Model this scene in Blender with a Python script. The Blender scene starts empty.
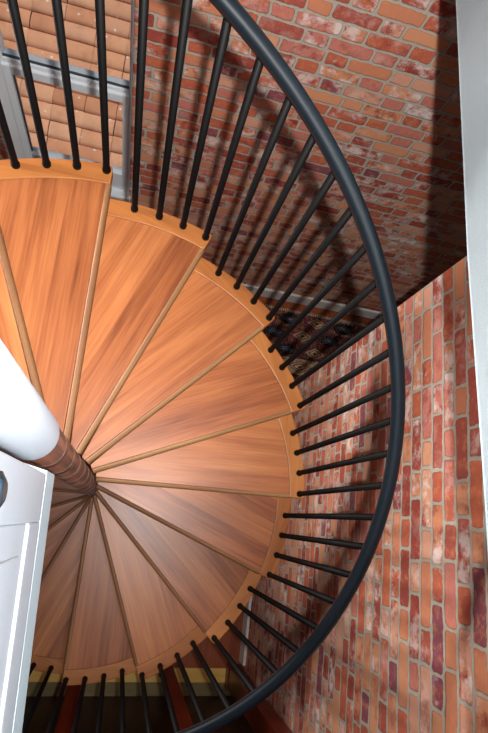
import bpy, bmesh, math, random
from mathutils import Vector, Matrix

random.seed(7)
S = bpy.context.scene
COL = S.collection
PI = math.pi
RAD = math.radians

# ------------------------------------------------------------------ measures (metres)
R = 0.92                      # baluster circle
FZ = 4.3148                   # camera height over the lower floor
XR, YB = 1.0948, 2.095        # faces of the side wall and the back wall
YE = 1.06                     # free end of the side wall
AX, AY = -0.16905, 0.11111    # stair axis
STEP = RAD(22.5745)
RISE = 0.2038 * R
Z0 = 2.847                    # top of the tread numbered 0
NOSE0 = RAD(110.47 - 17.9)    # heading of its nosing
BAL = [RAD(17.9 - 5.598 * j) for j in range(4)]

# ------------------------------------------------------------------ node helpers
class NT:
    def __init__(self, name):
        self.m = bpy.data.materials.new(name); self.m.use_nodes = True
        self.t = self.m.node_tree; self.n = self.t.nodes; self.l = self.t.links
        self.bsdf = self.n['Principled BSDF']
    def node(self, typ, **kw):
        nd = self.n.new(typ)
        for k, v in kw.items(): setattr(nd, k, v)
        return nd
    def put(self, sock, v):
        if isinstance(v, bpy.types.NodeSocket): self.l.new(v, sock)
        elif v is not None: sock.default_value = v
    def math(self, op, a, b=None, c=None, clamp=False):
        nd = self.node('ShaderNodeMath', operation=op, use_clamp=clamp)
        for i, v in enumerate((a, b, c)):
            if v is not None: self.put(nd.inputs[i], v)
        return nd.outputs[0]
    def xyz(self, x=0.0, y=0.0, z=0.0):
        nd = self.node('ShaderNodeCombineXYZ')
        for i, v in enumerate((x, y, z)): self.put(nd.inputs[i], v)
        return nd.outputs[0]
    def sep(self, v):
        nd = self.node('ShaderNodeSeparateXYZ'); self.put(nd.inputs[0], v); return nd.outputs
    def noise(self, vec, scale=5.0, detail=3.0, rough=0.55, dim='3D'):
        nd = self.node('ShaderNodeTexNoise', noise_dimensions=dim)
        self.put(nd.inputs['Vector'], vec); nd.inputs['Scale'].default_value = scale
        nd.inputs['Detail'].default_value = detail; nd.inputs['Roughness'].default_value = rough
        return nd.outputs['Fac']
    def white(self, vec):
        nd = self.node('ShaderNodeTexWhiteNoise', noise_dimensions='3D'); self.put(nd.inputs['Vector'], vec)
        return nd.outputs['Value']
    def ramp(self, fac, stops, interp='LINEAR'):
        nd = self.node('ShaderNodeValToRGB'); self.put(nd.inputs[0], fac)
        cr = nd.color_ramp; cr.interpolation = interp
        while len(cr.elements) < len(stops): cr.elements.new(0.5)
        for e, (p, c) in zip(cr.elements, stops): e.position = p; e.color = (*c, 1)
        return nd.outputs[0]
    def mix(self, fac, a, b, mode='MIX'):
        nd = self.node('ShaderNodeMix', data_type='RGBA', blend_type=mode)
        self.put(nd.inputs[0], fac)
        self.put(nd.inputs[6], (*a, 1) if isinstance(a, tuple) else a)
        self.put(nd.inputs[7], (*b, 1) if isinstance(b, tuple) else b)
        return nd.outputs[2]
    def smooth(self, v, lo, hi, a=0.0, b=1.0):
        nd = self.node('ShaderNodeMapRange', interpolation_type='SMOOTHSTEP')
        self.put(nd.inputs[0], v)
        for i, q in enumerate((lo, hi, a, b)): nd.inputs[1 + i].default_value = q
        return nd.outputs[0]
    def bump(self, h, strength=0.5, dist=0.005):
        nd = self.node('ShaderNodeBump'); self.put(nd.inputs['Height'], h)
        nd.inputs['Strength'].default_value = strength; nd.inputs['Distance'].default_value = dist
        self.l.new(nd.outputs[0], self.bsdf.inputs['Normal'])
    def coord(self, kind='Object'):
        return self.node('ShaderNodeTexCoord').outputs[kind]
    def out(self, col=None, rough=None, metal=None, spec=None):
        if col is not None: self.put(self.bsdf.inputs['Base Color'], (*col, 1) if isinstance(col, tuple) else col)
        if rough is not None: self.put(self.bsdf.inputs['Roughness'], rough)
        if metal is not None: self.put(self.bsdf.inputs['Metallic'], metal)
        if spec is not None: self.put(self.bsdf.inputs['Specular IOR Level'], spec)
        return self.m

def hexc(s):
    v = [int(s[i:i + 2], 16) / 255 for i in (0, 2, 4)]
    return tuple(c / 12.92 if c <= 0.04045 else ((c + 0.055) / 1.055) ** 2.4 for c in v)

def brick_mat(name, axis, row_phase=0.0, col_phase=0.0):
    t = NT(name)
    P = t.coord()
    o = t.sep(P)
    nz = t.noise(P, 17.0, 4.0, 0.65)
    nz2 = t.noise(t.xyz(o[2], o[0], o[1]), 17.0, 4.0, 0.65)
    wob = t.noise(P, 5.0, 1.0)
    u = t.math('ADD', o[0 if axis == 'x' else 1], t.math('MULTIPLY', t.math('SUBTRACT', nz, 0.5), 0.022))
    u = t.math('ADD', u, col_phase)
    v = t.math('ADD', o[2], t.math('MULTIPLY', t.math('SUBTRACT', nz2, 0.5), 0.024))
    v = t.math('ADD', v, t.math('MULTIPLY', t.math('SUBTRACT', wob, 0.5), 0.012))
    v = t.math('ADD', v, row_phase)
    H, SL, HL = 0.0725, 0.218, 0.112
    PER = SL + HL
    vr = t.math('DIVIDE', v, H)
    row = t.math('FLOOR', vr)
    lv = t.math('MULTIPLY', t.math('SUBTRACT', vr, row), H)
    rj = t.white(t.xyz(row, 3.3, 7.7))
    par = t.math('FLOORED_MODULO', row, 2.0)
    uu = t.math('ADD', u, t.math('MULTIPLY', par, PER / 2))
    uu = t.math('ADD', uu, t.math('MULTIPLY', rj, 0.05))
    up = t.math('DIVIDE', uu, PER)
    cell = t.math('FLOOR', up)
    lt = t.math('MULTIPLY', t.math('SUBTRACT', up, cell), PER)
    # the joint between stretcher and header wanders a little from pair to pair
    cj = t.math('ADD', SL - 0.012, t.math('MULTIPLY', t.white(t.xyz(cell, row, 1.1)), 0.024))
    hd = t.math('GREATER_THAN', lt, cj)
    l0 = t.math('SUBTRACT', lt, t.math('MULTIPLY', hd, cj))
    ln = t.math('ADD', t.math('MULTIPLY', t.math('SUBTRACT', 1.0, hd), cj), t.math('MULTIPLY', hd, t.math('SUBTRACT', PER, cj)))
    du = t.math('MINIMUM', l0, t.math('SUBTRACT', ln, l0))
    dv = t.math('MINIMUM', lv, t.math('SUBTRACT', H, lv))
    rr = 0.016                                   # rounded arrises
    a = t.math('MAXIMUM', t.math('SUBTRACT', rr, du), 0.0)
    b = t.math('MAXIMUM', t.math('SUBTRACT', rr, dv), 0.0)
    d = t.math('SUBTRACT', rr, t.math('SQRT', t.math('ADD', t.math('MULTIPLY', a, a), t.math('MULTIPLY', b, b))))
    d = t.math('ADD', d, t.math('MULTIPLY', t.math('SUBTRACT', nz, 0.5), 0.005))
    mask = t.smooth(d, 0.0046, 0.0078)
    idv = t.xyz(cell, row, hd)
    w1 = t.white(idv)
    w2 = t.white(t.xyz(row, hd, cell))
    base = t.ramp(w1, [(0.0, hexc('a04a40')), (0.11, hexc('c0644c')), (0.26, hexc('cf8463')), (0.40, hexc('d8946f')),
                       (0.54, hexc('c4694c')), (0.65, hexc('d79d84')), (0.77, hexc('ab5649')), (0.87, hexc('8a4c58')), (0.92, hexc('c87a6c'))], 'CONSTANT')
    # mottling inside a brick
    shift = t.math('MULTIPLY', w2, 9.0)
    q = t.xyz(t.math('ADD', u, shift), v, t.math('MULTIPLY', w1, 5.0))
    m1 = t.noise(q, 15.0, 5.0, 0.65)
    m2 = t.noise(q, 36.0, 4.0, 0.7)
    col = t.mix(t.math('MULTIPLY', t.smooth(m1, 0.46, 0.70), t.smooth(w2, 0.1, 0.7)), base, hexc('963a33'))
    col = t.mix(t.math('MULTIPLY', t.smooth(m2, 0.48, 0.72), 0.55), col, hexc('dd935e'))
    lime = t.math('MULTIPLY', t.smooth(t.noise(q, 10.0, 5.0, 0.7), 0.46, 0.64), t.smooth(w2, 0.35, 0.80))
    col = t.mix(t.math('MULTIPLY', lime, 0.85), col, hexc('e8d8d0'))
    # fired darker round the arris
    edge = t.smooth(d, 0.006, 0.0115, 0.40, 0.0)
    col = t.mix(edge, col, hexc('6e302a'))
    mort = t.mix(t.noise(P, 70.0, 3.0), hexc('a59b8b'), hexc('c2b9a9'))
    col = t.mix(mask, mort, col)
    h = t.math('ADD', mask, t.math('MULTIPLY', m2, 0.35))
    t.bump(h, 0.55, 0.005)
    return t.out(col, 0.82, spec=0.25)

def wood_mat(name, cols, along=0, board=0.085, seed=0.0, rough=0.36, grain=1.0, spec=0.45):
    """boards run along local axis `along`; the object's own random shifts the figure"""
    t = NT(name)
    o = t.sep(t.coord())
    rnd = t.node('ShaderNodeObjectInfo').outputs['Random']
    a, b = (o[0], o[1]) if along == 0 else ((o[1], o[0]) if along == 1 else (o[2], o[0]))
    third = o[2] if along != 2 else o[1]
    off = t.math('ADD', t.math('MULTIPLY', rnd, 17.0), seed)
    bi = t.math('FLOOR', t.math('DIVIDE', t.math('ADD', b, t.math('MULTIPLY', rnd, 0.3)), board))
    bw = t.white(t.xyz(bi, off, 0.5))
    vec = t.xyz(t.math('ADD', t.math('MULTIPLY', a, 1.3), t.math('MULTIPLY', bw, 31.0)), t.math('MULTIPLY', b, 14.0), t.math('ADD', t.math('MULTIPLY', third, 14.0), off))
    n1 = t.noise(vec, 1.6, 4.0, 0.6)
    vec2 = t.xyz(t.math('MULTIPLY', a, 3.0), t.math('ADD', t.math('MULTIPLY', b, 120.0), t.math('MULTIPLY', bw, 7.0)), t.math('MULTIPLY', third, 120.0))
    n2 = t.noise(vec2, 1.0, 3.0, 0.6)
    f = t.math('ADD', t.math('MULTIPLY', n1, 0.75), t.math('MULTIPLY', bw, 0.34))
    f = t.math('ADD', f, t.math('MULTIPLY', t.math('SUBTRACT', n2, 0.5), 0.32 * grain))
    n = len(cols)
    col = t.ramp(f, [(0.22 + 0.66 * i / (n - 1), c) for i, c in enumerate(cols)])
    t.bump(n2, 0.06, 0.002)
    return t.out(col, rough, spec=spec)

def plain(name, col, rough=0.5, metal=0.0, spec=0.5, mottle=0.06, scale=9.0):
    t = NT(name)
    n = t.noise(t.coord(), scale, 3.0)
    c2 = tuple(max(0.0, c * (1 - 2 * mottle)) for c in col)
    c = t.mix(n, c2, col)
    return t.out(c, rough, metal, spec)

M = {}
M['brick_b'] = brick_mat('old brick back', 'x', 0.015, 0.11)
M['brick_r'] = brick_mat('old brick side', 'y', 0.035, 0.05)
M['tread'] = wood_mat('orange tread wood', [hexc('6a361d'), hexc('8e512d'), hexc('a4643a'), hexc('b67b49')], 0, 0.10, grain=1.7)
M['nosing'] = wood_mat('nosing wood', [hexc('5a3820'), hexc('7b5232'), hexc('967048')], 0, 0.2, rough=0.55)
M['edge'] = wood_mat('edge wood', [hexc('7d451f'), hexc('9c5f30'), hexc('b0753f')], 1, 0.2)
M['floor'] = wood_mat('red floor boards', [hexc('6b2f1c'), hexc('8a4527'), hexc('a5592f')], 1, 0.14)
M['post'] = wood_mat('dark red timber', [hexc('4a1710'), hexc('6f2616'), hexc('8a351d')], 2, 0.2, rough=0.3)
M['darkwood'] = wood_mat('dark brown timber', [hexc('1f120c'), hexc('33201a'), hexc('45291d')], 2, 0.16, rough=0.5)
M['palewood'] = wood_mat('pale timber', [hexc('c4923c'), hexc('dcae55'), hexc('e8c470')], 0, 0.3, rough=0.45)
M['olive'] = wood_mat('olive board', [hexc('5c5030'), hexc('776a42'), hexc('8a7a4e')], 0, 0.3, rough=0.6)
M['column'] = wood_mat('brown column', [hexc('1d110d'), hexc('4c2e23'), hexc('6e4636')], 2, 0.012, rough=0.35, grain=1.4)
M['black'] = plain('black bar paint', hexc('090707'), 0.55, spec=0.12)
M['rail'] = plain('blue black rail', hexc('0d161d'), 0.36, spec=0.35, mottle=0.12, scale=40.0)
M['white'] = plain('white gloss paint', hexc('a6acb4'), 0.42, spec=0.5, mottle=0.02)
M['fascia'] = plain('pale blue grey paint', hexc('adbcc3'), 0.5, mottle=0.03)
M['plaster'] = plain('off white plaster', hexc('dcdfe0'), 0.8, spec=0.2, mottle=0.02)
M['frame'] = plain('white window plastic', hexc('e4eaee'), 0.3, mottle=0.02)
M['gasket'] = plain('dark gasket', hexc('3d464c'), 0.5)
M['skirt'] = plain('white skirting paint', hexc('e2e2de'), 0.4, mottle=0.05)
M['collar'] = plain('brown collar paint', hexc('4a2c22'), 0.6, spec=0.2)
M['steel'] = plain('bare steel', hexc('b8b4ac'), 0.35, metal=0.9)
M['knob'] = plain('dark blue metal', hexc('4c6270'), 0.22, metal=0.85)
M['spread'] = plain('exterior render', hexc('b9b0a2'), 0.9, spec=0.1)

def glass_mat():
    t = NT('window glass')
    t.n.remove(t.bsdf)
    tr = t.node('ShaderNodeBsdfTransparent'); gl = t.node('ShaderNodeBsdfGlossy'); gl.inputs['Roughness'].default_value = 0.03
    lw = t.node('ShaderNodeLayerWeight')
    fc = t.math('ADD', 0.03, t.math('MULTIPLY', t.math('POWER', lw.outputs['Facing'], 5.0), 0.85))
    mx = t.node('ShaderNodeMixShader')
    t.l.new(fc, mx.inputs[0]); t.l.new(tr.outputs[0], mx.inputs[1]); t.l.new(gl.outputs[0], mx.inputs[2])
    t.l.new(mx.outputs[0], t.n['Material Output'].inputs[0])
    return t.m
M['glass'] = glass_mat()

def tile_mat():
    t = NT('clay roof tile')
    g = t.node('ShaderNodeNewGeometry').outputs['Random Per Island']
    P = t.coord()
    c = t.ramp(g, [(0.0, hexc('c98d6d')), (0.35, hexc('d39a78')), (0.7, hexc('dba888')), (1.0, hexc('cc977a'))])
    n = t.noise(P, 4.0, 5.0, 0.7)
    c = t.mix(t.math('MULTIPLY', t.smooth(n, 0.45, 0.7), 0.5), c, hexc('b57c5e'))
    vo = t.node('ShaderNodeTexVoronoi'); t.put(vo.inputs['Vector'], P); vo.inputs['Scale'].default_value = 6.5
    spot = t.math('MULTIPLY', t.smooth(t.math('ADD', vo.outputs['Distance'], t.math('MULTIPLY', t.noise(P, 30.0), 0.14)), 0.13, 0.24, 1.0, 0.0),
                  t.smooth(t.noise(P, 2.2), 0.38, 0.52))
    c = t.mix(t.math('MULTIPLY', spot, 0.8), c, hexc('ece4da'))
    return t.out(c, 0.85, spec=0.2)
M['tile'] = tile_mat()

def kilim_mat():
    t = NT('kilim weave')
    o = t.sep(t.coord())
    P = t.coord()
    j = t.math('MULTIPLY', t.math('SUBTRACT', t.noise(P, 60.0, 2.0), 0.5), 0.05)
    u = t.math('ADD', t.math('DIVIDE', o[0], 0.27), j)
    v = t.math('ADD', t.math('DIVIDE', o[1], 0.15), t.math('MULTIPLY', j, 2.0))
    row = t.math('FLOOR', v)
    u = t.math('ADD', u, t.math('MULTIPLY', t.math('FLOORED_MODULO', row, 2.0), 0.5))
    cu = t.math('FLOOR', u)
    fu = t.math('ABSOLUTE', t.math('SUBTRACT', t.math('SUBTRACT', u, cu), 0.5))
    fv = t.math('ABSOLUTE', t.math('SUBTRACT', t.math('SUBTRACT', v, row), 0.5))
    oval = t.math('SQRT', t.math('ADD', t.math('MULTIPLY', fu, fu), t.math('MULTIPLY', t.math('MULTIPLY', fv, fv), 1.25)))
    dia = t.math('ADD', fu, t.math('MULTIPLY', fv, 1.0))
    w = t.white(t.xyz(cu, row, 0.4))
    n8 = t.noise(P, 34.0, 3.0, 0.7)
    ground = t.ramp(t.math('ADD', t.math('MULTIPLY', w, 0.5), t.math('MULTIPLY', n8, 0.5)), [(0.0, hexc('4a1d22')), (0.36, hexc('7a5236')), (0.48, hexc('b09a78')), (0.56, hexc('5a2a38')), (0.68, hexc('8a4434'))], 'CONSTANT')
    med = t.ramp(t.math('ADD', oval, t.math('MULTIPLY', t.math('SUBTRACT', n8, 0.5), 0.16)), [(0.0, hexc('8f8268')), (0.07, hexc('33405e')), (0.20, hexc('0d1018')), (0.40, hexc('5b2026'))], 'CONSTANT')
    med2 = t.ramp(t.math('ADD', dia, t.math('MULTIPLY', t.math('SUBTRACT', n8, 0.5), 0.2)), [(0.0, hexc('6e2a2a')), (0.10, hexc('cbb898')), (0.19, hexc('6a4a3a')), (0.28, hexc('b8946a')), (0.36, hexc('5a3346')), (0.5, hexc('7c3a30'))], 'CONSTANT')
    alt = t.math('GREATER_THAN', t.math('FLOORED_MODULO', t.math('ADD', cu, t.math('MULTIPLY', row, 1.0)), 2.0), 0.5)
    c = t.mix(alt, med, med2)
    outm = t.math('GREATER_THAN', t.mix(alt, oval, dia), 0.43)
    c = t.mix(outm, c, ground)
    fleck = t.math('GREATER_THAN', t.noise(P, 110.0, 2.0), 0.58)
    c = t.mix(t.math('MULTIPLY', fleck, 0.5), c, hexc('a08a70'))
    dk = t.math('GREATER_THAN', t.noise(P, 90.0, 2.0), 0.6)
    c = t.mix(t.math('MULTIPLY', dk, 0.35), c, hexc('1a1418'))
    t.bump(t.noise(P, 300.0, 1.0), 0.3, 0.002)
    return t.out(c, 0.95, spec=0.1)
M['kilim'] = kilim_mat()
M['fringe'] = plain('wool fringe', hexc('b7a892'), 0.95, spec=0.1)

# ------------------------------------------------------------------ mesh helpers
def bm_box(bm, lo, hi):
    r = bmesh.ops.create_cube(bm, size=1.0)
    for v in r['verts']:
        v.co = Vector([(lo[i] + hi[i]) / 2 + v.co[i] * (hi[i] - lo[i]) for i in range(3)])
    return r['verts']

def bm_prism(bm, pts, z0, z1):
    a = [bm.verts.new((p[0], p[1], z0)) for p in pts]
    b = [bm.verts.new((p[0], p[1], z1)) for p in pts]
    n = len(pts)
    bm.faces.new(a[::-1]); bm.faces.new(b)
    for i in range(n):
        bm.faces.new((a[i], a[(i + 1) % n], b[(i + 1) % n], b[i]))

def bm_lathe(bm, prof, seg=24, origin=(0, 0, 0), axis='z'):
    rings = []
    for r, h in prof:
        ring = []
        for i in range(seg):
            a = 2 * PI * i / seg
            p = (r * math.cos(a), r * math.sin(a), h) if axis == 'z' else (h, r * math.cos(a), r * math.sin(a))
            ring.append(bm.verts.new(Vector(p) + Vector(origin)))
        rings.append(ring)
    for A, B in zip(rings, rings[1:]):
        for i in range(seg):
            f = bm.faces.new((A[i], A[(i + 1) % seg], B[(i + 1) % seg], B[i])); f.smooth = True
    bm.faces.new(rings[0][::-1]); bm.faces.new(rings[-1])

def bm_tube(bm, path, r, seg=14):
    rings = []
    n = len(path)
    for k, p in enumerate(path):
        tdir = (Vector(path[min(k + 1, n - 1)]) - Vector(path[max(k - 1, 0)])).normalized()
        side = tdir.cross(Vector((0, 0, 1))).normalized(); upv = side.cross(tdir)
        rings.append([bm.verts.new(Vector(p) + r * (math.cos(2 * PI * i / seg) * side + math.sin(2 * PI * i / seg) * upv)) for i in range(seg)])
    for A, B in zip(rings, rings[1:]):
        for i in range(seg):
            f = bm.faces.new((A[i], B[i], B[(i + 1) % seg], A[(i + 1) % seg])); f.smooth = True
    bm.faces.new(rings[0]); bm.faces.new(rings[-1][::-1])

def obj(name, bm, mat, parent=None, bevel=0.0, seg=2):
    bmesh.ops.recalc_face_normals(bm, faces=bm.faces)
    me = bpy.data.meshes.new(name); bm.to_mesh(me); bm.free()
    me.materials.append(mat)
    o = bpy.data.objects.new(name, me); COL.objects.link(o)
    if parent: o.parent = parent
    if bevel:
        md = o.modifiers.new('bevel', 'BEVEL'); md.width = bevel; md.segments = seg; md.limit_method = 'ANGLE'; md.angle_limit = RAD(40)
    return o

def struct(name, bm, mat, parent=None, bevel=0.0):
    o = obj(name, bm, mat, parent, bevel)
    if not parent: o['kind'] = 'structure'
    return o

def empty(name, loc, label=None, cat=None, group=None):
    o = bpy.data.objects.new(name, None); COL.objects.link(o); o.location = loc
    o.empty_display_size = 0.1
    if label: o['label'] = label
    if cat: o['category'] = cat
    if group: o['group'] = group
    return o

def tag(o, label, cat, group=None):
    o['label'] = label; o['category'] = cat
    if group: o['group'] = group
    return o

def boxes(*bb):
    bm = bmesh.new()
    for lo, hi in bb: bm_box(bm, lo, hi)
    return bm

# ------------------------------------------------------------------ the shell
XL, YF, ZC, XO = -2.6, -2.6, 6.0, 3.3
struct('floor', boxes(((XL, YF, -0.12), (XO, YB, 0.0))), M['floor'])
struct('ceiling', boxes(((XL, YF, ZC), (XO + 0.1, YB + 0.1, ZC + 0.1))), M['plaster'])
# back wall with the window opening
WX0, WX1, WZ0, WZ1 = -1.050, -0.316, 1.10, 2.80
BT = YB + 0.14
struct('wall_back', boxes(((XL, YB, 0), (WX0, BT, ZC)), ((WX1, YB, 0), (XO + 0.1, BT, ZC)),
                          ((WX0, YB, 0), (WX1, BT, WZ0)), ((WX0, YB, WZ1), (WX1, BT, ZC))), M['brick_b'])
struct('wall_right', boxes(((XR, YF, 0), (XR + 0.12, YE, 3.385))), M['brick_r'])
struct('wall_left', boxes(((XL - 0.1, YF, 0), (XL, BT, ZC))), M['plaster'])
struct('wall_front', boxes(((XL, YF - 0.1, 0), (XO + 0.1, YF, ZC))), M['plaster'])
struct('wall_side', boxes(((XO, YF, 0), (XO + 0.1, YB, ZC))), M['plaster'])
# timber partition of the lower room, a little out of square
def part_pt(x, off=0.0):
    return (x, -1.257 + 0.048 * (x - 0.2) + off)
bm = bmesh.new()
a0, a1 = part_pt(XL), part_pt(XR - 0.002)
bm_prism(bm, [a0, a1, (a1[0], a1[1] - 0.08), (a0[0], a0[1] - 0.08)], 0, 3.30)
struct('wall_partition', bm, M['darkwood'])
bm = bmesh.new()
bm_prism(bm, [(-1.4, -1.147), (1.045, -1.030), (1.045, -1.126), (-1.4, -1.243)], 0.0, 0.010)
struct('trim_1', bm, M['palewood'], bevel=0.003)
bm = bmesh.new()
bm_prism(bm, [(-1.4, -1.244), (1.045, -1.127), (1.045, -1.215), (-1.4, -1.332)], 0.0, 0.006)
struct('trim_2', bm, M['olive'])
# skirtings
struct('baseboard_right', boxes(((XR - 0.022, -0.98, 0.0), (XR, YE, 0.135))), M['skirt'], bevel=0.004)
struct('baseboard_back', boxes(((XL, YB - 0.022, 0.0), (XO, YB, 0.148))), M['skirt'], bevel=0.004)
# upper floor beside the well, its boxed edge painted pale
bm = bmesh.new()
bm_prism(bm, [(0.640, YB), (0.675, 0.65), (0.703, 0.10), (0.800, YF), (XO, YF), (XO, YB)], 3.390, 3.60)
struct('floor_upper', bm, M['plaster'])
bm = bmesh.new()
bm_prism(bm, [(0.640, YB), (0.675, 0.65), (0.703, 0.10), (0.800, YF), (0.880, YF), (0.783, 0.10), (0.755, 0.65), (0.720, YB)], 3.385, 4.25)
struct('wall_parapet', bm, M['fascia'])
# landing at the head of the stair
LZ = 3.41
bm = bmesh.new()
bm_prism(bm, [(-0.1275, 0.052), (-0.109, -0.17), (-0.092, -0.36), (-0.06, -0.70), (0.0, -1.35), (0.05, YF), (XL, YF), (XL, 0.40), (-1.08, 0.40), (-0.24, 0.075)], LZ - 0.100, LZ)
struct('floor_landing', bm, M['fascia'])

# ------------------------------------------------------------------ window
YW = YB + 0.03
XA, XB = WX0 + 0.075, -0.336          # clear width inside the outer frame
win = empty('window_1', (0, 0, 0)); win['kind'] = 'structure'
fr = boxes(((WX0, YW, WZ0), (XA, YW + 0.07, WZ1)), ((XB, YW, WZ0), (WX1, YW + 0.07, WZ1)),
           ((XA, YW, WZ0), (XB, YW + 0.07, WZ0 + 0.07)), ((XA, YW, WZ1 - 0.05), (XB, YW + 0.07, WZ1)),
           ((XA, YW, 1.975), (XB, YW + 0.07, 2.012)))
struct('frame', fr, M['frame'], win, 0.005)
SX0, SX1, SZ0, SZ1 = XA - 0.012, XB + 0.004, WZ0 + 0.058, 1.985
GX0, GX1, GZ0, GZ1 = -0.942, -0.368, 1.300, 1.930
sash = boxes(((SX0, YW - 0.016, SZ0), (GX0, YW + 0.04, SZ1)), ((GX1, YW - 0.016, SZ0), (SX1, YW + 0.04, SZ1)),
             ((GX0, YW - 0.016, SZ0), (GX1, YW + 0.04, GZ0)), ((GX0, YW - 0.016, GZ1), (GX1, YW + 0.04, SZ1)))
struct('sash', sash, M['frame'], win, 0.005)
gk = boxes(((GX0 - 0.001, YW + 0.002, GZ0), (GX0 + 0.008, YW + 0.010, GZ1)), ((GX0, YW + 0.002, GZ1 - 0.007), (GX1, YW + 0.010, GZ1 + 0.001)), ((XA, YW + 0.012, 2.011), (XB, YW + 0.020, 2.023)))
struct('gasket', gk, M['gasket'], win)
struct('pane', boxes(((GX0, YW + 0.014, GZ0), (GX1, YW + 0.018, GZ1))), M['glass'], win)
struct('pane', boxes(((XA, YW + 0.022, 2.012), (XB, YW + 0.026, WZ1 - 0.05))), M['glass'], win)
struct('sill', boxes(((WX0 - 0.02, YB - 0.03, WZ0 - 0.025), (WX1 + 0.012, YW + 0.01, WZ0 + 0.004))), M['frame'], win, 0.004)

# ------------------------------------------------------------------ neighbouring tiled roof
bm = bmesh.new()
PIT = RAD(24)
y0, z0 = 4.6, -2.9
TW, TE, TT = 0.46, 0.235, 0.035
cs, sn = math.cos(PIT), math.sin(PIT)
for i in range(26):
    for k in range(-14, 8):
        x0 = k * TW - 0.62 + random.uniform(-.006, .006)
        s0 = i * TE + random.uniform(-.008, .008)
        n = 6
        top, bot = [], []
        for e in range(n + 1):
            t = e / n
            s = s0 - 0.04 + t * (TE + 0.10)
            lift = 0.050 * (1 - t) + 0.075 * math.sin(PI * min(1.0, 0.10 + t * 1.02)) ** 0.7 - 0.045
            row_t, row_b = [], []
            for c in range(7):
                xx = x0 + 0.003 + (TW - 0.006) * c / 6
                hh = lift + 0.006 * math.sin(PI * c / 6)
                row_t.append(bm.verts.new((xx, y0 + s * cs - hh * sn, z0 + s * sn + hh * cs)))
            top.append(row_t)
        for A, B in zip(top, top[1:]):
            for c in range(6):
                f = bm.faces.new((A[c], A[c + 1], B[c + 1], B[c])); f.smooth = True
        # the butt end of the tile
        low = [bm.verts.new((v.co.x, v.co.y + TT * sn, v.co.z - TT * cs)) for v in top[0]]
        for c in range(6): bm.faces.new((low[c], low[c + 1], top[0][c + 1], top[0][c]))
roof = struct('roof', bm, M['tile'])
bm = bmesh.new()
LEN = 26 * TE
bm_box(bm, (-6.8, 0.05, -0.16), (3.6, LEN, -0.03))
for v in bm.verts:
    yy, zz = v.co.y, v.co.z
    v.co.y = y0 + yy * cs - zz * sn; v.co.z = z0 + yy * sn + zz * cs
struct('roof_board', bm, M['spread'])
struct('ground', boxes(((-14, YB + 0.3, -5.7), (12, 22, -5.6))), M['spread'])

# ------------------------------------------------------------------ spiral staircase
stair = empty('spiral_staircase', (AX, AY, 0), 'spiral staircase of orange wooden treads with black balusters winding round a brown column', 'staircase')
RI, RB, RO = 0.041, 0.950 * R, 1.025 * R
TH = 0.042

def arc(r, a0, a1, n): return [(r * math.cos(a0 + (a1 - a0) * i / n), r * math.sin(a0 + (a1 - a0) * i / n)) for i in range(n + 1)]

def tread_mesh():
    bm = bmesh.new()
    y1 = 0.013
    a1 = RAD(25.0)
    s = math.asin(y1 / RB)
    y1 += 0.0025
    pts = [(0.048, y1)] + arc(RB - 0.0015, s, a1, 10) + [(0.048 * math.cos(a1) + 0.004, 0.048 * math.sin(a1) + 0.010)]
    bm_prism(bm, pts, -TH, 0)
    return bm
def edge_mesh():
    bm = bmesh.new()
    a1 = RAD(24.6)
    inner, outer = arc(RB, 0.001, a1, 12), arc(RO, 0.008, a1, 12)
    pts = [(RB, 0.0), (RO - 0.016, 0.0), (RO - 0.005, 0.003)] + outer + inner[::-1][:-1]
    bm_prism(bm, pts, -TH - 0.004, 0.002)
    return bm
def nosing_mesh():
    bm = bmesh.new()
    prof = [(0.013, 0.001), (0.011, 0.003), (0.006, 0.004), (0.001, 0.002), (-0.003, -0.003), (-0.004, -0.011), (-0.003, -TH + 0.010), (0.0, -TH), (0.013, -TH)]
    xs = [0.050, RB - 0.001]
    ring = [[bm.verts.new((x, y, z)) for y, z in prof] for x in xs]
    n = len(prof)
    for i in range(n):
        bm.faces.new((ring[0][i], ring[0][(i + 1) % n], ring[1][(i + 1) % n], ring[1][i]))
    bm.faces.new(ring[0]); bm.faces.new(ring[1][::-1])
    return bm
def collar_mesh():
    bm = bmesh.new()
    seg = 28
    bm2 = []
    for (r, z) in ((0.0412, -TH), (0.0421, -TH), (0.0421, 0.001), (0.0418, 0.003), (0.0412, 0.003)):
        bm2.append([bm.verts.new((r * math.cos(2 * PI * i / seg), r * math.sin(2 * PI * i / seg), z)) for i in range(seg)])
    for A, B in zip(bm2, bm2[1:] + bm2[:1]):
        for i in range(seg): bm.faces.new((A[i], A[(i + 1) % seg], B[(i + 1) % seg], B[i]))
    return bm

LAST = 14
first = {}
for k in range(-2, LAST + 1):
    ztop = Z0 - RISE * k
    ang = NOSE0 - STEP * k
    if not first:
        first['tread'] = obj('tread', tread_mesh(), M['tread'], stair)
        first['edge'] = obj('edge_strip', edge_mesh(), M['edge'], first['tread'], 0.003)
        first['nosing'] = obj('nosing', nosing_mesh(), M['nosing'], first['tread'])
        first['collar'] = obj('collar', collar_mesh(), M['column'], first['tread'])
        t = first['tread']
        first['edge']['label'] = 'paler curved strip carrying the baluster feet'
        first['nosing']['label'] = 'paler rounded front edge of a tread'
        first['collar']['label'] = 'thin brown collar round the column'
    else:
        t = first['tread'].copy(); COL.objects.link(t); t.parent = stair
        for key in ('edge', 'nosing', 'collar'):
            c = first[key].copy(); COL.objects.link(c); c.parent = t
    t.location = (0, 0, ztop); t.rotation_euler = (0, 0, ang)

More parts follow.
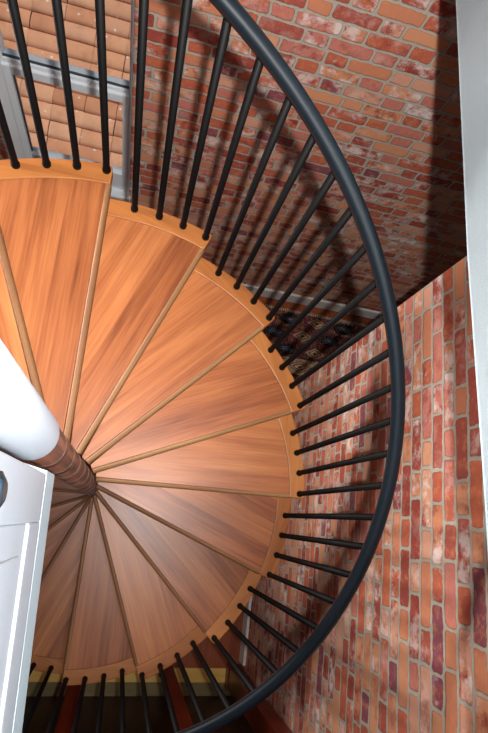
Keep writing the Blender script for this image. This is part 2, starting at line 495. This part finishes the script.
TH_FIRST = RAD(110.47)
RAIL_UP = 1.036 * R
def rail_z(a):            # height of the rail's centre over heading a (falls clockwise)
    return Z0 - RISE * (TH_FIRST - a) / STEP + RAIL_UP
RR = 0.9948 * R
RT = 0.0203
bal0 = None
for k in range(-2, LAST + 1):
    for j in range(4):
        a = NOSE0 - STEP * k + BAL[j]
        zb = Z0 - RISE * k
        top = rail_z(a) - RT * 0.7
        L = top - zb
        bm = bmesh.new()
        bm_lathe(bm, [(0.0132, 0.0), (0.0136, 0.010), (0.0122, 0.016), (0.0106, 0.020), (0.0106, L)], 12)
        b = obj('baluster', bm, M['black'], stair)
        b.location = (R * 0.998 * math.cos(a), R * 0.998 * math.sin(a), zb + 0.002)
bm = bmesh.new()
a_top, a_bot = NOSE0 + STEP * 2 + BAL[0] + 0.05, NOSE0 - STEP * LAST + BAL[3] - 0.05
N = 220
bm_tube(bm, [(RR * math.cos(a_top + (a_bot - a_top) * i / N), RR * math.sin(a_top + (a_bot - a_top) * i / N), rail_z(a_top + (a_bot - a_top) * i / N)) for i in range(N + 1)], RT, 16)
h = obj('handrail', bm, M['rail'], stair); h['label'] = 'blue black round metal handrail'
bm = bmesh.new()
bm_lathe(bm, [(0.075, 0.001), (0.075, 0.012), (RI, 0.014), (RI, 3.40)], 40)
obj('column', bm, M['column'], stair)
bm = bmesh.new()
bm_lathe(bm, [(RI + 0.0005, 3.385), (0.0450, 3.385), (0.0455, 3.390), (0.0450, 3.396), (0.0450, 4.42), (0.036, 4.44), (0.0, 4.445)][:-1], 48)
sl = obj('column_sleeve', bm, M['white'], stair); sl['label'] = 'white painted upper part of the column'

# ------------------------------------------------------------------ panelled gate on the landing edge
gx, gy = -0.1275, 0.047
ga = math.atan2(-0.36 - 0.052, -0.092 + 0.1275)          # heading of the landing edge
gate = empty('panelled_gate', (gx, gy, LZ + 0.001), 'white panelled gate with a dark knob beside the white column top', 'gate')
gate.rotation_euler = (0, 0, ga)
# local x runs along the gate, local y towards the stairwell
GH, GL, GT = 0.88, 0.86, 0.036
bm = boxes(((0, -GT, 0), (0.075, 0, GH)), ((GL - 0.075, -GT, 0), (GL, 0, GH)), ((0.075, -GT, 0), (GL - 0.075, 0, 0.10)), ((0.075, -GT, GH - 0.09), (GL - 0.075, 0, GH)),
           ((0.075, -GT, 0.33), (GL - 0.075, 0, 0.41)))
obj('gate_frame', bm, M['white'], gate, 0.003)
for (za, zb) in ((0.10, 0.33), (0.41, GH - 0.09)):
    pn = obj('raised_panel', boxes(((0.075, -GT + 0.008, za), (GL - 0.075, -0.004, zb)), ((0.115, -GT + 0.006, za + 0.04), (GL - 0.115, -0.001, zb - 0.04))), M['white'], gate, 0.003)
bm = bmesh.new()
bm_lathe(bm, [(0.011, -0.001), (0.011, 0.004), (0.0055, 0.007), (0.006, 0.015), (0.013, 0.020), (0.0165, 0.027), (0.015, 0.034), (0.008, 0.038)], 28, (0, 0, 0), 'x')
kn = obj('knob', bm, M['knob'], gate); kn['label'] = 'small dark blue grey metal knob'
kn.rotation_euler = (0, 0, RAD(90)); kn.location = (0.045, 0, 0.480)

# ------------------------------------------------------------------ lower room
kil = empty('kilim_rug', (1.50, 1.375, 0.0), 'patterned rug in navy, maroon and cream on the floor by the back skirting', 'rug')
obj('weave', boxes(((-1.15, -0.595, 0.001), (1.15, 0.595, 0.010))), M['kilim'], kil)
for sy in (-1, 1):
    bm = bmesh.new()
    for q in range(115):
        x = -1.145 + q * 0.02
        yy = sorted((sy * 0.594, sy * (0.625 + random.uniform(-.006, .006))))
        bm_box(bm, (x, yy[0], 0.001), (x + 0.012, yy[1], 0.006))
    obj('fringe', bm, M['fringe'], kil)['label'] = 'pale fringe along one edge of the rug'

def post(x0, x1, y0, y1, hgt, label):
    e = empty('timber_post', ((x0 + x1) / 2, (y0 + y1) / 2, 0.0), label, 'post')
    hx, hy = (x1 - x0) / 2, (y1 - y0) / 2
    obj('shaft', boxes(((-hx, -hy, 0.001), (hx, hy, hgt))), M['post'], e, 0.004)
    obj('foot_block', boxes(((-hx - 0.008, -hy - 0.008, 0.001), (hx + 0.008, hy + 0.008, 0.10))), M['post'], e, 0.004)
post(-0.135, -0.055, -1.155, -1.075, 3.28, 'reddish square timber post rising from the pale floor strip below the white gate')
post(0.475, 0.555, -1.085, -1.005, 3.28, 'reddish timber post on the pale floor strip, between another post and the dark corner post')
post(0.985, XR - 0.012, -1.145, -1.005, 3.28, 'dark red corner post against the brick wall past the white skirting')

# ------------------------------------------------------------------ light
w = bpy.data.worlds.new('sky'); S.world = w; w.use_nodes = True
wn = w.node_tree.nodes; bg = wn['Background']
sky = wn.new('ShaderNodeTexSky'); sky.sky_type = 'HOSEK_WILKIE'; sky.turbidity = 4.0
sky.sun_direction = Vector((0.6, -0.35, 0.75)).normalized()
w.node_tree.links.new(sky.outputs[0], bg.inputs[0]); bg.inputs[1].default_value = 0.8

def light(name, kind, loc, energy, col=(1, 1, 1), **kw):
    d = bpy.data.lights.new(name, kind); d.energy = energy; d.color = col
    for k, v in kw.items(): setattr(d, k, v)
    o = bpy.data.objects.new(name, d); COL.objects.link(o); o.location = loc
    return o
def aim(o, target): o.rotation_euler = (Vector(target) - o.location).to_track_quat('-Z', 'Y').to_euler()
sun = light('sun', 'SUN', (4, 0, 12), 3.6, (1.0, 0.95, 0.88), angle=RAD(1.0))
aim(sun, Vector((4, 0, 12)) - Vector((0.62, -0.03, 0.72)))
fl = light('flash_lamp', 'SPOT', (0.06, -0.02, 4.48), 104, (1.0, 0.985, 0.97), shadow_soft_size=0.015, spot_size=RAD(165), spot_blend=0.12)
aim(fl, fl.location - Vector((-0.184, -0.29635, 0.93719)))
fb = light('back_wall_fill', 'SPOT', (0.06, -0.02, 4.50), 150, (1.0, 0.985, 0.97), shadow_soft_size=0.015, spot_size=RAD(96), spot_blend=0.45)  # extra spot added beside the flash to brighten the back wall
aim(fb, (0.62, 2.1, 2.30))
l2 = light('gate_fill', 'AREA', (0.50, -0.35, 4.80), 6, (0.95, 0.98, 1.0), shape='DISK', size=0.3)  # unseen fill light, added to whiten the gate
aim(l2, (-0.12, -0.2, 3.9)); l2.data.spread = RAD(75)
l3 = light('side_wall_fill', 'AREA', (-1.7, 1.0, 3.0), 18, (1.0, 0.97, 0.93), shape='DISK', size=0.5)  # unseen fill light, added to lift the brick side wall
aim(l3, (1.09, 0.0, 2.5)); l3.data.spread = RAD(75)
l4 = light('ambient_fill', 'AREA', (0.2, -0.6, 5.9), 12, (1.0, 0.97, 0.93), shape='DISK', size=0.8)  # soft overhead fill added for ambient light, not a real fitting

# ------------------------------------------------------------------ camera
cam = bpy.data.cameras.new('camera'); co = bpy.data.objects.new('camera', cam); COL.objects.link(co)
cam.sensor_fit = 'VERTICAL'; cam.sensor_height = 36.0; cam.lens = 514.38 / 733 * 36.0
cam.clip_start = 0.02
Mx = Matrix(((0.96811, -0.17004, -0.184, 0), (0.1103, 0.94869, -0.29635, 0), (0.22495, 0.26661, 0.93719, FZ), (0, 0, 0, 1)))
co.matrix_world = Mx
S.camera = co
vs = S.view_settings
vs.view_transform = 'Standard'; vs.look = 'None'; vs.gamma = 1.0; vs.use_curve_mapping = False; vs.exposure = 0.0
